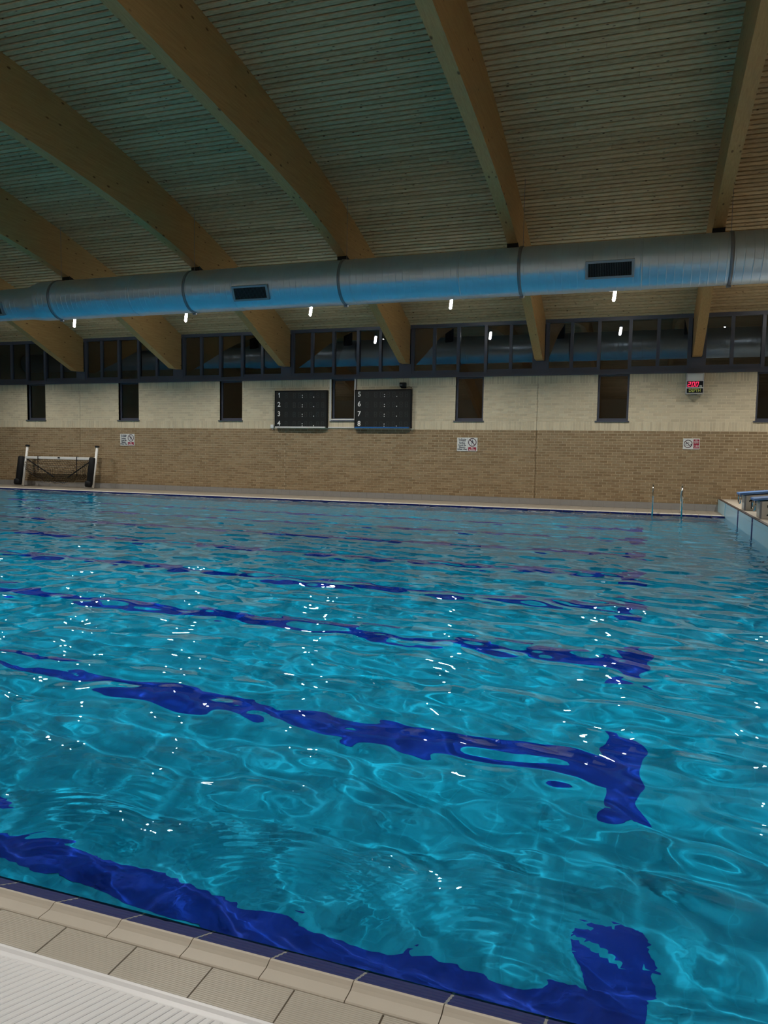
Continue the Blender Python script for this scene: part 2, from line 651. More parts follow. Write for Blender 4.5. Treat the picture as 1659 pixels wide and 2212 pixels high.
def board_size(b):
    yc = (b[0] + b[1]) / 2
    z = roof_z(yc)
    xs = [b[2] + (b[3] - b[2]) * t for t in (0.1, 0.5, 0.9)]
    vis = sum(in_frame(x, yc, z) for x in xs)
    if not vis:
        return 0
    p = project(xs[0], yc, z)
    q = project(xs[2], yc, z)
    r_ = project(xs[1], b[0], roof_z(b[0]))
    s_ = project(xs[1], b[1], roof_z(b[1]))
    return abs(q[0] - p[0]) * abs(r_[1] - s_[1]) * vis / 3


bo = sorted(range(len(boards)), key=lambda i: -board_size(boards[i]))
bsing = set(bo[:300])


def board_prof(ya, yb):
    """bevel-edged board: narrow dark groove at each side"""
    za, zb = roof_z(ya), roof_z(yb)
    t = Vector((yb - ya, zb - za))
    L = t.length
    t.normalize()
    nrm = Vector((t.y, -t.x))
    if nrm.y > 0:
        nrm = -nrm
    P0 = Vector((ya, za))

    def pt(s, h):
        q = P0 + t * s + nrm * h
        return (q.x, q.y)
    return [pt(0.016, -0.03), pt(0.016, 0.006), pt(0.024, 0.018), pt(L - 0.024, 0.018), pt(L - 0.016, 0.006), pt(L - 0.016, -0.03)]


rb = MB()
for i, (ya, yb, x0, x1) in enumerate(boards):
    pr = board_prof(ya, yb)
    if i in bsing:
        cx = (x0 + x1) / 2
        b = MB().extrude_x(pr, x0 - cx, x1 - cx)
        put('ceiling_board', b.mesh('ceiling_board', M['plank']), o_roof, (cx, 0, 0))
    else:
        rb.extrude_x(pr, x0, x1)
tag(rb.build('boarding', M['plank'], o_roof, fix=False), kind='stuff')

# ---- curved laminated beams
BW = 0.23
beam_words = ['leftmost timber beam, showing mainly its foot below the duct',
              'second curved timber beam counting from the left',
              'third curved timber beam from the left, ending above the left scoreboard',
              'curved timber beam ending above the right scoreboard',
              'steep curved timber beam to the right of the scoreboards',
              'rightmost curved timber beam, ending above the depth display']
for bx, lab in zip(BEAMS, beam_words):
    root = empty('laminated_beam', (bx, D, 4.13))
    tag(root, lab, 'beam', 'curved roof beams')
    m = MB()
    yy = list(np.linspace(FRONT + 0.05, 21.72, 56))
    prof = [(FRONT + 0.05, roof_z(FRONT + 0.05) + 0.02)]
    low = [(v, soffit_z(v)) for v in yy]
    low[-1] = (21.72, 4.165)
    low += [(D - 0.03, 4.165)]
    upv = [(v, roof_z(v) + 0.0) for v in [D - 0.03] + list(np.linspace(21.72, FRONT + 0.05, 56))]
    # strip of quads between soffit and roof line on both faces
    n = len(upv)
    topv = list(reversed(upv))
    lowi = [(v, np.interp(v, [p[0] for p in low], [p[1] for p in low])) for v, _ in topv]
    # insert the foot corner
    for sx in (-BW / 2, BW / 2):
        pass
    vs = []
    for (v, zt), (_, zl) in zip(topv, lowi):
        vs += [(-BW / 2, v, zl), (BW / 2, v, zl), (BW / 2, v, zt), (-BW / 2, v, zt)]
    fs = []
    for i in range(n - 1):
        a, b = i * 4, (i + 1) * 4
        for k in range(4):
            fs.append((a + k, a + (k + 1) % 4, b + (k + 1) % 4, b + k))
    fs += [(0, 1, 2, 3), (4 * n - 4, 4 * n - 3, 4 * n - 2, 4 * n - 1)]
    m.add(vs, fs)
    o = m.build('timber', M['beam'], root)
    o.location = (0, -D, -4.13)
    # black block standing in for the contact shade between beam and duct
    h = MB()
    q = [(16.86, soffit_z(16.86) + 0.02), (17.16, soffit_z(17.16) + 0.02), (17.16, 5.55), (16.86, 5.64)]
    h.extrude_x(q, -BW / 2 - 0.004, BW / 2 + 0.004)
    h2 = h.build('contact_shade_block', M['dark'], root)
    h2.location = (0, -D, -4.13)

# ---- high window strip and narrow windows
WY = D + 0.05
wi = 0
posts = [-23.33] + BEAMS + [5.37]
tr = MB().box(WX0, WX1, D - 0.045, D + 0.12, Z_HEAD, Z_HEAD + 0.075)
tr.box(WX0, WX1, D - 0.015, D + 0.12, Z_HEAD + 0.075, 3.868)
tag(tr.build('trim_1', M['frame']), kind='structure')
tr = MB().box(WX0, WX1, D - 0.03, D + 0.12, 5.235, 5.40)
tag(tr.build('trim_2', M['frame']), kind='structure')
for bi, (a, b) in enumerate(zip(posts[:-1], posts[1:])):
    wi += 1
    root = empty('window_%d' % wi, ((a + b) / 2, D, Z_HEAD))
    tag(root, kind='structure')
    cx = (a + b) / 2

    def P(mb, name, mat, **k):
        o = mb.build(name, mat, root, **k)
        o.location = (-cx, -D, -Z_HEAD)
        return o
    ml = [a + 0.87, a + 1.62, a + 2.455, a + 3.19]
    lo, hi = 3.868, 5.235
    P(MB().box(a - 0.16, a + 0.16, D - 0.02, D + 0.1, lo, 4.16), 'foot_post', M['frame'])
    jl, jr = a + 0.135, b - 0.135
    P(MB().box(jl, jl + 0.10, D + 0.0, D + 0.1, lo, hi), 'mullion', M['frame'])
    P(MB().box(jr - 0.10, jr, D + 0.0, D + 0.1, lo, hi), 'mullion', M['frame'])
    for k, x in enumerate(ml):
        P(MB().box(x - 0.045, x + 0.045, D - (0.02 if k in (1, 2) else 0.0), D + 0.1, lo, hi), 'mullion', M['frame'])
    xs = [jl + 0.10] + [v for x in ml for v in (x - 0.045, x + 0.045)] + [jr - 0.10]
    for k in range(0, 10, 2):
        x0, x1 = xs[k], xs[k + 1]
        rail = 0.085 if k != 4 else 0.02
        P(MB().box(x0, x1, D + 0.01, D + 0.1, lo, lo + rail), 'bottom_rail', M['frame'])
        P(MB().box(x0, x1, WY, WY + 0.012, lo + rail, hi), 'pane', M['glass'])
for si, (a, b) in enumerate(SL):
    wi += 1
    cx = (a + b) / 2
    root = empty('window_%d' % wi, (cx, D, Z_SILL))
    tag(root, kind='structure')

    def P(mb, name, mat, **k):
        o = mb.build(name, mat, root, **k)
        o.location = (-cx, -D, -Z_SILL)
        return o
    y0, y1 = D + 0.10, D + 0.17
    fr = MB().box(a, a + 0.055, y0, y1, Z_SILL, Z_HEAD).box(b - 0.055, b, y0, y1, Z_SILL, Z_HEAD)
    fr.box(a + 0.055, b - 0.055, y0, y1, Z_SILL, Z_SILL + 0.10).box(a + 0.055, b - 0.055, y0, y1, Z_HEAD - 0.04, Z_HEAD)
    P(fr, 'window_frame', M['frame'])
    P(MB().box(a + 0.055, b - 0.055, y0 + 0.02, y0 + 0.032, Z_SILL + 0.10, Z_HEAD - 0.04), 'pane', M['glass'])
    P(MB().box(a - 0.05, b + 0.03, D - 0.035, y0 + 0.01, Z_SILL - 0.008, Z_SILL + 0.022), 'window_sill', M['frame'])
    # pale brick reveal at each side
    P(MB().box(a - 0.02, a + 0.0, D + 0.006, y1, Z_SILL, Z_HEAD).box(b, b + 0.02, D + 0.006, y1, Z_SILL, Z_HEAD), 'reveal', M['brick_pale'])

# ================================================================== pool
basin = MB()
ZB = ZFLOOR
basin.add([(XL, YN + 0.04, ZB), (XE, YN + 0.04, ZB), (XE, YF, ZB), (XL, YF, ZB)], [(0, 1, 2, 3)])
o_basin = basin.build('pool_basin', M['basin'], fix=False)
tag(o_basin, 'turquoise tiled swimming pool basin under the water', kind='structure')
bw = MB()
bw.box(XL - 0.3, XE, YN - 0.2, YN + 0.06, ZB - 0.05, ZW - 0.03)
bw.box(XL - 0.3, XE, YF, YF + 0.3, ZB - 0.05, ZW - 0.04)
bw.box(XL - 0.3, XL, YN, YF, ZB - 0.05, -0.001)
o_bw = bw.build('basin_side', M['basin'], o_basin)
for i, ly in enumerate(LANES):
    m = MB()
    zt = ZB + 0.0015
    x1, x0 = 0.10, XL + 2.0
    m.add([(x0, ly - 0.125, zt), (x1 - 0.25, ly - 0.125, zt), (x1 - 0.25, ly + 0.125, zt), (x0, ly + 0.125, zt)], [(0, 1, 2, 3)])
    m.add([(x1 - 0.25, ly - 0.5, zt), (x1, ly - 0.5, zt), (x1, ly + 0.5, zt), (x1 - 0.25, ly + 0.5, zt)], [(0, 1, 2, 3)])
    m.build('lane_line', M['lane'], o_basin, fix=False)

# ---- water surface: real waves
rng = np.random.default_rng(11)


def axis(a, b, fine, coarse, c):
    out = [a]
    while out[-1] < b:
        d = abs(out[-1] - c)
        out.append(out[-1] + min(coarse, fine + 0.0045 * d))
    out[-1] = b
    return np.array(out)


gx = axis(XL, XE, 0.020, 0.07, 0.0)
gx = np.sort(np.unique(np.round(np.concatenate([gx]), 5)))
# finest close to x = 0
gx = []
x = XE
while x > XL:
    gx.append(x)
    x -= 0.022 + 0.0028 * abs(x)
gx.append(XL)
gx = np.array(gx[::-1])
gy = []
yv = YN + 0.025
while yv < YF:
    gy.append(yv)
    yv += 0.018 + 0.0030 * (yv - YN)
gy.append(YF)
gy = np.array(gy)
X, Y = np.meshgrid(gx, gy)
Z = np.zeros_like(X)
for lo, hi, n, slope in ((1.2, 2.6, 10, 0.014), (0.5, 1.1, 22, 0.048), (0.22, 0.5, 34, 0.080), (0.12, 0.2, 16, 0.030)):
    for k in range(n):
        lam = lo * (hi / lo) ** rng.random()
        th = rng.normal(math.radians(80), math.radians(48)) if lam < 1.4 else rng.random() * 2 * math.pi
        kx, ky = 2 * math.pi / lam * math.cos(th), 2 * math.pi / lam * math.sin(th)
        amp = slope * math.sqrt(2.0 / n) * lam / (2 * math.pi)
        # gently bent wave fronts
        ph0 = rng.random() * 2 * math.pi
        bend = 0.55 * np.sin(X * 0.5 * rng.normal() + Y * 0.6 * rng.normal() + rng.random() * 6)
        env = 0.75 + 0.45 * np.sin(X * 0.7 * rng.normal() + rng.random() * 6) * np.sin(Y * 0.7 * rng.normal() + rng.random() * 6)
        Z += amp * env * np.sin(kx * X + ky * Y + ph0 + bend)
# short ripples thrown back from the near edge
for cx_, cy_, r0, a_, lam in ((-1.05, 1.83, 0.75, 0.0016, 0.055), (-1.9, 1.9, 0.8, 0.0018, 0.06), (-3.0, 1.9, 0.9, 0.0018, 0.07), (-0.3, 1.85, 0.7, 0.0012, 0.06)):
    R = np.hypot(X - cx_, Y - cy_)
    Z += a_ * np.sin(2 * math.pi * R / lam) * np.exp(-((R - 0.45) / (r0 * 0.45)) ** 2)
damp = np.clip((Y - YN) / 0.25, 0.25, 1) * np.clip((YF - Y) / 0.4, 0.3, 1) * np.clip((XE - X) / 0.3 + 0.3, 0.3, 1)
Z = Z * damp
verts = np.stack([X, Y, Z], -1).reshape(-1, 3).astype(np.float32)
nx, ny = len(gx), len(gy)
idx = np.arange(nx * ny).reshape(ny, nx)
quads = np.stack([idx[:-1, :-1], idx[:-1, 1:], idx[1:, 1:], idx[1:, :-1]], -1).reshape(-1, 4).astype(np.int32)
me = bpy.data.meshes.new('pool_water')
me.vertices.add(len(verts))
me.vertices.foreach_set('co', verts.ravel())
me.loops.add(quads.size)
me.loops.foreach_set('vertex_index', quads.ravel())
me.polygons.add(len(quads))
me.polygons.foreach_set('loop_start', np.arange(0, quads.size, 4, dtype=np.int32))
me.polygons.foreach_set('loop_total', np.full(len(quads), 4, dtype=np.int32))
me.polygons.foreach_set('use_smooth', np.ones(len(quads), dtype=bool))
me.materials.append(M['water'])
me.update()
me.validate()
o_water = put('pool_water', me, None, (0, 0, ZW))
tag(o_water, 'rippled turquoise water filling the swimming pool', 'water', kind='stuff')
o_water.cycles.is_caustics_caster = True
for o in [o_basin] + list(o_basin.children):
    o.cycles.is_caustics_receiver = True

# ---- far pool edge, deck
o_fd = MB().box(WX0, XE, YF + 0.02, D + 0.02, -0.3, -0.004).build('floor', M['grout'])
tag(o_fd, kind='structure')
td = MB()
nt_ = int((XE - WX0) / 0.3)
ry = [(YF + 0.105 + 0.29 * k, YF + 0.105 + 0.29 * (k + 1)) for k in range(6)]
for (ya, yb) in ry:
    for i in range(nt_):
        x1 = XE - i * 0.3
        td.box(x1 - 0.297, x1 - 0.003, ya + 0.003, yb - 0.003, -0.01, 0.0)
tag(td.build('deck_tiles', M['deck'], o_fd, fix=False), kind='stuff')
o_cp = MB().box(XL, XE, YF, YF + 0.10, -0.3, -0.006).build('trim_3', M['grout'])
tag(o_cp, kind='structure')
cps, bls = MB(), MB()
for i in range(int((XE - XL) / 0.305)):
    x1 = XE - i * 0.305
    cps.extrude_x([(YF + 0.103, -0.006), (YF + 0.103, 0.004), (YF + 0.03, 0.018), (YF + 0.0, 0.012), (YF - 0.004, -0.004), (YF + 0.02, -0.006)], x1 - 0.302, x1 - 0.003)
    bls.extrude_x([(YF + 0.01, -0.006), (YF - 0.02, -0.006), (YF - 0.03, -0.045), (YF + 0.01, -0.045)], x1 - 0.296, x1 - 0.009)
tag(cps.build('coping_tiles', M['copewhite'], o_cp), kind='stuff')
tag(bls.build('navy_tiles', M['navy'], o_cp), kind='stuff')

# ---- near pool edge: navy grip tiles, beige coping tiles, ribbed tiles, white ribbed panel
o_nd = MB().box(WX0, WX1, FRONT, YN + 0.03, -0.3, -0.048).box(WX0, WX1, FRONT, 1.783, -0.05, -0.006).build('floor', M['groutdark'])
tag(o_nd, kind='structure')
# navy tile profile with three ridges running along it
A, B = Vector((1.789, 0.002)), Vector((1.890, -0.042))
t = (B - A).normalized()
nn = Vector((-t.y, t.x))
prof = []
for k in range(13):
    h = 0.0035 if k % 3 == 1 else (0.0012 if k % 3 == 0 else 0.0035)
    p = A + (B - A) * (k / 12) + nn * h
    prof.append((p.x, p.y))
prof += [(1.890, -0.06), (1.789, -0.03)]
navy = MB().extrude_x(prof, -0.1215, 0.1215).mesh('navy_grip_tile', M['navy'])
prof = [(1.708, -0.02), (1.708, 0.0), (1.712, 0.002), (1.752, 0.002), (1.762, 0.006), (1.772, 0.0115), (1.780, 0.0115), (1.786, 0.007), (1.787, -0.01), (1.787, -0.03)]
cope = MB().extrude_x(prof, -0.1235, 0.1235).mesh('coping_tile', M['coping'])
prof = [(1.580, -0.02)]
nrib = 19
for k in range(nrib):
    y0 = 1.581 + k * (0.1235 / nrib)
    s = 0.1235 / nrib
    prof += [(y0 + 0.0 * s, -0.0006), (y0 + 0.25 * s, 0.0002), (y0 + 0.7 * s, 0.0002), (y0 + 0.95 * s, -0.0006)]
prof += [(1.7045, -0.02)]
ribt = MB().extrude_x(prof, -0.1225, 0.1225).mesh('ribbed_tile', M['ribtile'])
for k in range(-10, 9):
    xj = -1.6746 + 0.25 * k
    put('navy_grip_tile', navy, o_nd, (xj + 0.125, 0, 0))
    put('coping_tile', cope, o_nd, (xj + 0.125, 0, 0))
    put('ribbed_tile', ribt, o_nd, (xj + 0.235, 0, random.uniform(-0.0008, 0.0008)))
# pale joints between navy tiles
gj = MB()
prof = [(1.789, 0.002), (1.890, -0.042), (1.890, -0.06), (1.789, -0.03)]
for k in range(-10, 10):
    xj = -1.6746 + 0.25 * k
    gj.extrude_x([(p[0], p[1] + 0.003) for p in prof], xj - 0.0045, xj + 0.0045)
tag(gj.build('tile_joints', M['skirt'], o_nd), kind='stuff')

# white ribbed panel rising away from the tiles
root = empty('ribbed_panel', (-1.2, 1.3, 0.0))
tag(root, 'white plastic ribbed panel sloping up beside the near poolside tiles', 'panel')
SLP = math.tan(math.radians(19.5))
px0, px1 = -4.2, 0.6


def pz(y):
    return 0.006 + (1.53 - y) * SLP


body = MB()
prof = [(1.576, -0.006), (1.576, 0.004), (1.570, 0.0085), (1.562, 0.0085), (1.553, 0.004), (1.535, 0.004), (1.53, 0.006), (0.95, pz(0.95)), (0.93, pz(0.95)), (0.92, pz(0.95) - 0.02), (0.92, -0.006)]
body.extrude_x(prof, px0, px1)
o = body.build('panel_body', M['whiteplastic'], root)
o.location = (1.2, -1.3, 0)
# ribs: rounded bars with open grooves between
rm = MB()
L = 0.55 / math.cos(math.radians(19.5))
n = 6
sec = [(-0.0104, 0.0), (-0.0100, 0.0045), (-0.0075, 0.0068), (0.0075, 0.0068), (0.0100, 0.0045), (0.0104, 0.0)]
vs = []
for s, k in ((0.0, 0.55), (0.012, 0.9), (0.03, 1.0), (L, 1.0)):
    vs += [(a, -s, b * (k if s < 0.03 else 1) - (0.0 if s else 0.003)) for a, b in sec]
fs = []
for i in range(3):
    for k in range(5):
        fs.append((i * 6 + k, i * 6 + k + 1, (i + 1) * 6 + k + 1, (i + 1) * 6 + k))
fs += [tuple(range(6)), tuple(range(18, 24))]
rm.add(vs, fs)
rmesh = rm.mesh('rib', M['whiteplastic'])
rmesh.transform(Matrix.Rotation(-math.radians(19.5), 4, 'X'))
x = -2.1
while x < -0.35:
    put('rib', rmesh, root, (x + 1.2, 1.531 - 1.3, 0.0075))
    x += 0.0238

# ---- raised end of the pool with starting blocks
o_end = MB().box(XE + 0.003, WX1, 2.0, D + 0.02, -1.6, ZDECK_E - 0.012).build('trim_4', M['palegrout'])
tag(o_end, kind='structure')
EY = [17.72, 15.50]
ew = MB()
for row, (z0, z1) in enumerate(((ZB, -0.9), (-0.9, -0.4), (-0.4, -0.03), (-0.03, 0.23), (0.236, 0.325))):
    yv = YF + 0.0
    cuts = [20.33]
    for e in EY + [13.3, 11.1, 8.9, 6.7, 4.5]:
        cuts += [e + 0.09, e - 0.09]
    cuts += [2.0]
    for a, b in zip(cuts[0::2], cuts[1::2]):
        ew.box(XE, XE + 0.02, b, a, z0, z1)
tag(ew.build('end_wall_tiles', M['endtile'], o_end), kind='stuff')
for e in EY + [13.3, 11.1, 8.9, 6.7, 4.5]:
    MB().box(XE - 0.002, XE + 0.02, e - 0.088, e + 0.088, ZB, 0.230).box(XE - 0.002, XE + 0.02, e - 0.088, e + 0.088, 0.238, 0.325).build('lane_stripe', M['navy'], o_end)
ed = MB()
for i in range(60):
    yv = YF + 1.8 - i * 0.3
    ed.box(XE - 0.004, XE + 0.055, yv - 0.298, yv - 0.002, 0.325, ZDECK_E + 0.004)
tag(ed.build('edge_tiles', M['edge'], o_end, fix=False), kind='stuff')
# side face of the raised end towards the far deck
sf = MB()
sf.box(XE - 0.012, XE + 0.012, YF, D - 0.01, -0.03, 0.325)
sf.build('end_return', M['endtile'], o_end)
dt = MB()
for i in range(60):
    yv = YF + 1.8 - i * 0.3
    for k in range(8):
        x0 = XE + 0.058 + k * 0.3
        dt.box(x0 + 0.002, x0 + 0.298, yv - 0.298, yv - 0.002, ZDECK_E - 0.012, ZDECK_E)
tag(dt.build('end_deck_tiles', M['enddeck'], o_end, fix=False), kind='stuff')
MB().box(XE + 2.45, WX1, 2.0, D, ZDECK_E - 0.012, ZDECK_E).build('end_deck', M['enddeck'], o_end)

for num, e, lab in (('1', EY[0], 'far starting block with blue top and black number 1 on its side'),
                    ('2', EY[1], 'near starting block with blue top and black number 2 on its side')):
    root = empty('starting_block', (XE + 0.45, e, ZDECK_E))
    tag(root, lab, 'starting block', 'starting blocks')

    def P(mb, name, mat, par=root, **k):
        o = mb.build(name, mat, par, **k)
        o.location = (-(XE + 0.45), -e, -ZDECK_E)
        return o
    bx0, bx1 = XE + 0.09, XE + 0.72
    by0, by1 = e - 0.22, e + 0.22
    body = MB()
    body.add([(bx0, by0, ZDECK_E), (bx1, by0, ZDECK_E), (bx1, by1, ZDECK_E), (bx0, by1, ZDECK_E),
              (bx0, by0, 0.655), (bx1, by0, 0.715), (bx1, by1, 0.715), (bx0, by1, 0.655)],
             [(0, 3, 2, 1), (4, 5, 6, 7), (0, 1, 5, 4), (1, 2, 6, 5), (2, 3, 7, 6), (3, 0, 4, 7)])
    P(body, 'block_body', M['blockgrey'], bevel=0.008)
    P(MB().box(bx0 - 0.004, bx0 + 0.03, by0 - 0.004, by0 + 0.03, ZDECK_E, 0.655), 'corner_angle', M['strap'])
    slab = MB()
    sx0, sx1 = XE - 0.02, XE + 0.80
    z0, z1 = 0.662, 0.662 + 0.09
    slab.add([(sx0, e - 0.26, z0), (sx1, e - 0.26, z1), (sx1, e + 0.26, z1), (sx0, e + 0.26, z0),
              (sx0, e - 0.26, z0 + 0.045), (sx1, e - 0.26, z1 + 0.045), (sx1, e + 0.26, z1 + 0.045), (sx0, e + 0.26, z0 + 0.045)],
             [(0, 3, 2, 1), (4, 5, 6, 7), (0, 1, 5, 4), (1, 2, 6, 5), (2, 3, 7, 6), (3, 0, 4, 7)])
    P(slab, 'platform', M['blockblue'], bevel=0.01)
    hx = XE + 0.015
    pts = [(hx, e + 0.19, 0.67), (hx, e + 0.19, 0.53)]
    for k in range(9):
        an = math.pi * k / 8
        pts.append((hx, e + 0.19 * math.cos(an), 0.53 - 0.055 * math.sin(an)))
    pts += [(hx, e - 0.19, 0.67)]
    P(MB().tube(pts, 0.014, 8), 'grip_bar', M['steel'], smooth=True)
    t_ = text_part(num, 0.30, 0, 0, 0, M['black'], root, 'numeral', bold=0.006)
    t_.location = (XE + 0.275 - (XE + 0.45) if num == '2' else XE + 0.215 - (XE + 0.45), by0 - 0.003 - e, 0.487 - ZDECK_E)

# ---- pool ladder
root = empty('pool_ladder', (0.635, YF + 0.1, 0.0))
tag(root, 'chrome pool ladder handrails at the far pool edge', 'ladder')
for lx in (0.29, 0.985):
    pts = [(lx, YF - 0.12, -0.9), (lx, YF - 0.12, 0.45)]
    for k in range(1, 12):
        an = math.pi * k / 12
        pts.append((lx, YF + 0.16 - 0.28 * math.cos(an), 0.47 + 0.285 * math.sin(an)))
    pts += [(lx, YF + 0.44, 0.45), (lx, YF + 0.44, 0.0)]
    o = MB().tube(pts, 0.021, 10).build('handrail', M['steel'], root, smooth=True)
    o.location = (-0.635, -(YF + 0.1), 0)
    o2 = MB().tube([(lx, YF + 0.44, 0.0), (lx, YF + 0.44, 0.02)], 0.05, 12).build('floor_flange', M['steel'], o)
    o2 = MB().tube([(lx, YF - 0.12, 0.40), (lx, YF - 0.12, 0.45)], 0.027, 10).build('rail_sleeve', M['steel'], o)
for z in (-0.25, -0.5, -0.75):
    o = MB().box(0.30, 0.975, YF - 0.17, YF - 0.08, z, z + 0.03).build('tread', M['steel'], root)
    o.location = (-0.635, -(YF + 0.1), 0)

# ================================================================== air duct
YC, ZC, RD = 16.40, 5.352, 0.503
root = empty('air_duct', (-6, YC, ZC - RD))
tag(root, 'large round blue-grey ventilation duct running across the whole hall', 'duct')


def duct_mesh(stations, n=40):
    m = MB()
    vs, fs = [], []
    for x, r, zc in stations:
        for k in range(n):
            an = 2 * math.pi * k / n
            vs.append((x, YC + r * math.cos(an), zc + r * math.sin(an)))
    for i in range(len(stations) - 1):
        for k in range(n):
            fs.append((i * n + k, i * n + (k + 1) % n, (i + 1) * n + (k + 1) % n, (i + 1) * n + k))
    return m.add(vs, fs)


def duct_part(name, stations, mat=M['duct'], par=root):
    o = duct_mesh(stations).build(name, mat, par, smooth=True, fix=False)
    if par is root:
        o.location = (6, -YC, -(ZC - RD))
    return o


def ribbed(x0, x1, r, zc, step=0.155):
    st = [(x0, r, zc)]
    x = x0 + step
    while x < x1 - 0.03:
        st += [(x - 0.014, r, zc), (x - 0.006, r, zc), (x - 0.003, r + 0.002, zc), (x + 0.003, r + 0.002, zc), (x + 0.006, r, zc), (x + 0.014, r, zc)]
        x += step
    st.append((x1, r, zc))
    return st


RS = 0.415
ZS = ZC - 0.04
duct_part('narrow_duct_section', ribbed(-27.4, -15.95, RS, ZS))
duct_part('duct_reducer', [(-15.95, RS, ZS), (-15.85, RS + 0.004, ZS), (-15.45, RD - 0.004, ZC), (-15.38, RD, ZC)])
seams = [-15.38, -12.4, -9.35, -6.35, -2.5, 1.6, 5.0, 8.5]
seams = [-15.38, -12.35, -9.42, -6.38, -3.9, -0.18, 3.9, 8.5]
for a, b in zip(seams[:-1], seams[1:]):
    duct_part('duct_section', ribbed(a, b, RD, ZC))
    duct_part('joint_band', [(b - 0.02, RD + 0.001, ZC), (b - 0.015, RD + 0.009, ZC), (b + 0.015, RD + 0.009, ZC), (b + 0.02, RD + 0.001, ZC)])
for bx in (-14.86, -10.74, -6.66, -2.60, 1.46, 5.6):
    o = duct_part('strap', [(bx - 0.035, RD + 0.002, ZC), (bx - 0.032, RD + 0.016, ZC), (bx + 0.032, RD + 0.016, ZC), (bx + 0.035, RD + 0.002, ZC)], M['strap'])
    cl = MB().box(bx - 0.045, bx + 0.045, YC - 0.02, YC + 0.03, ZC - RD - 0.05, ZC - RD - 0.01)
    cl.build('clamp', M['strap'], o)
    ro = MB().tube([(bx, YC, ZC + RD), (bx, YC, roof_z(YC))], 0.005).build('hanger_rod', M['strap'], o)
# grilles on the side of the duct that faces the pool
for gx_, ang in ((-16.95, -24), (-8.90, -24), (-0.78, -20)):
    r = RS if gx_ < -15.9 else RD
    zc = ZS if gx_ < -15.9 else ZC
    g = empty('air_grille', (gx_ + 6, 0, zc - (ZC - RD)), root)
    a = math.radians(ang)
    mat4 = Matrix.Rotation(-a, 4, 'X')

    def G(mb, name, mat):
        mb.v = [tuple(mat4 @ Vector(p)) for p in mb.v]
        return mb.build(name, mat, g)
    yo = -r - 0.046
    hw, hh = 0.47, 0.175
    fr = MB().box(-hw, hw, yo, yo + 0.12, hh - 0.045, hh).box(-hw, hw, yo, yo + 0.12, -hh, -hh + 0.045)
    fr.box(-hw, -hw + 0.05, yo, yo + 0.12, -hh + 0.045, hh - 0.045).box(hw - 0.05, hw, yo, yo + 0.12, -hh + 0.045, hh - 0.045)
    G(fr, 'grille_frame', M['grille_frame'])
    G(MB().box(-hw + 0.04, hw - 0.04, yo + 0.022, yo + 0.04, -hh + 0.03, hh - 0.03), 'grille_back', M['dark'])
    bl = MB()
    nb = 26
    for k in range(nb):
        x = -hw + 0.065 + k * (2 * hw - 0.13) / (nb - 1)
        bl.box(x - 0.004, x + 0.004, yo + 0.006, yo + 0.022, -hh + 0.045, hh - 0.045)
    G(bl, 'blades', M['grille'])

# ================================================================== suspended lamps
LY, LZ = 19.5, 5.37


def capsule(h, r, n=14):
    m = MB()
    st = []
    for k in range(7):
        an = -math.pi / 2 + math.pi / 2 * k / 6
        st.append((-h / 2 + r + r * math.sin(an), max(0.002, r * math.cos(an))))
    for k in range(7):
        an = math.pi / 2 * k / 6
        st.append((h / 2 - r + r * math.sin(an), max(0.002, r * math.cos(an))))
    m.tube([(0, 0, z) for z, _ in st], [q for _, q in st], n)
    return m




def lamp_data(power, caustic, spread, size):
    ld = bpy.data.lights.new('lamp_light', 'AREA')
    ld.shape = 'DISK'
    ld.size = size
    ld.energy = power
    ld.color = LAMP_COL
    ld.spread = math.radians(spread)
    ld.cycles.is_caustics_light = caustic
    return ld


ld_wall, ld_fill_ridge, ld_near = lamp_data(LAMP_WALL, True, 150, 0.16), lamp_data(FILL_RIDGE, True, 126, 0.07), lamp_data(LAMP_NEAR, True, 130, 0.16)
cap_me = capsule(0.27, 0.038).mesh('diffuser', M['lampglow'], True)
hs_me = MB().tube([(0, 0, 0.125), (0, 0, 0.15), (0, 0, 0.17), (0, 0, 0.18)], [0.05, 0.055, 0.05, 0.015], 12).mesh('lamp_cap', M['strap'], True)
where = ['at the far left under the duct end', 'left of the high windows above the sign', 'above the left scoreboard', 'right of the scoreboards', 'rightmost under the duct']


def lamp(x, y, z, label, group, ld, turn=0.0):
    root = empty('suspended_lamp', (x, y, z))
    tag(root, label, 'lamp', group)
    tilt = empty
    d = put('diffuser', cap_me, root)
    d.rotation_euler = (0, math.radians(7), 0)
    c = put('lamp_cap', hs_me, root)
    c.rotation_euler = (0, math.radians(7), 0)
    rd = MB().tube([(0.02, 0, 0.17), (0.03, 0, roof_z(y) - z + 0.02)], 0.006, 6).build('hanging_rod', M['strap'], root)
    lo = bpy.data.objects.new('lamp_light', ld)
    COL.objects.link(lo)
    lo.parent = root
    lo.location = (-0.02, 0, -0.16)
    lo.rotation_euler = (turn, 0, 0)
    return root


labs = {1: 'glowing lamp hanging nearest the left end of the duct',
        2: 'glowing lamp hanging second from the left below the duct',
        3: 'glowing lamp hanging above the left scoreboard',
        4: 'glowing lamp hanging right of the scoreboards below the duct',
        5: 'glowing lamp hanging furthest right, below the large duct grille'}
for i, x in enumerate(BAYC):
    lamp(x, LY, LZ, labs.get(i, 'lamp hanging outside the picture beyond the %s end of the back row' % ('left' if i == 0 else 'right')), 'lamps along the back wall', ld_wall, -0.25)
for i, x in enumerate(BAYC):
    lamp(x, APEX, 7.25, 'added unseen lamp below the roof ridge, brightening the pool', 'added fill lamps below the ridge', ld_fill_ridge)  # unseen row, added to brighten the pool from above
    lamp(x, 2 * APEX - LY, LZ, 'lamp hanging behind the photographer over the near poolside', 'lamps over the near side', ld_near)

# ================================================================== things on the back wall
SEG = {'a': (0, 1), }


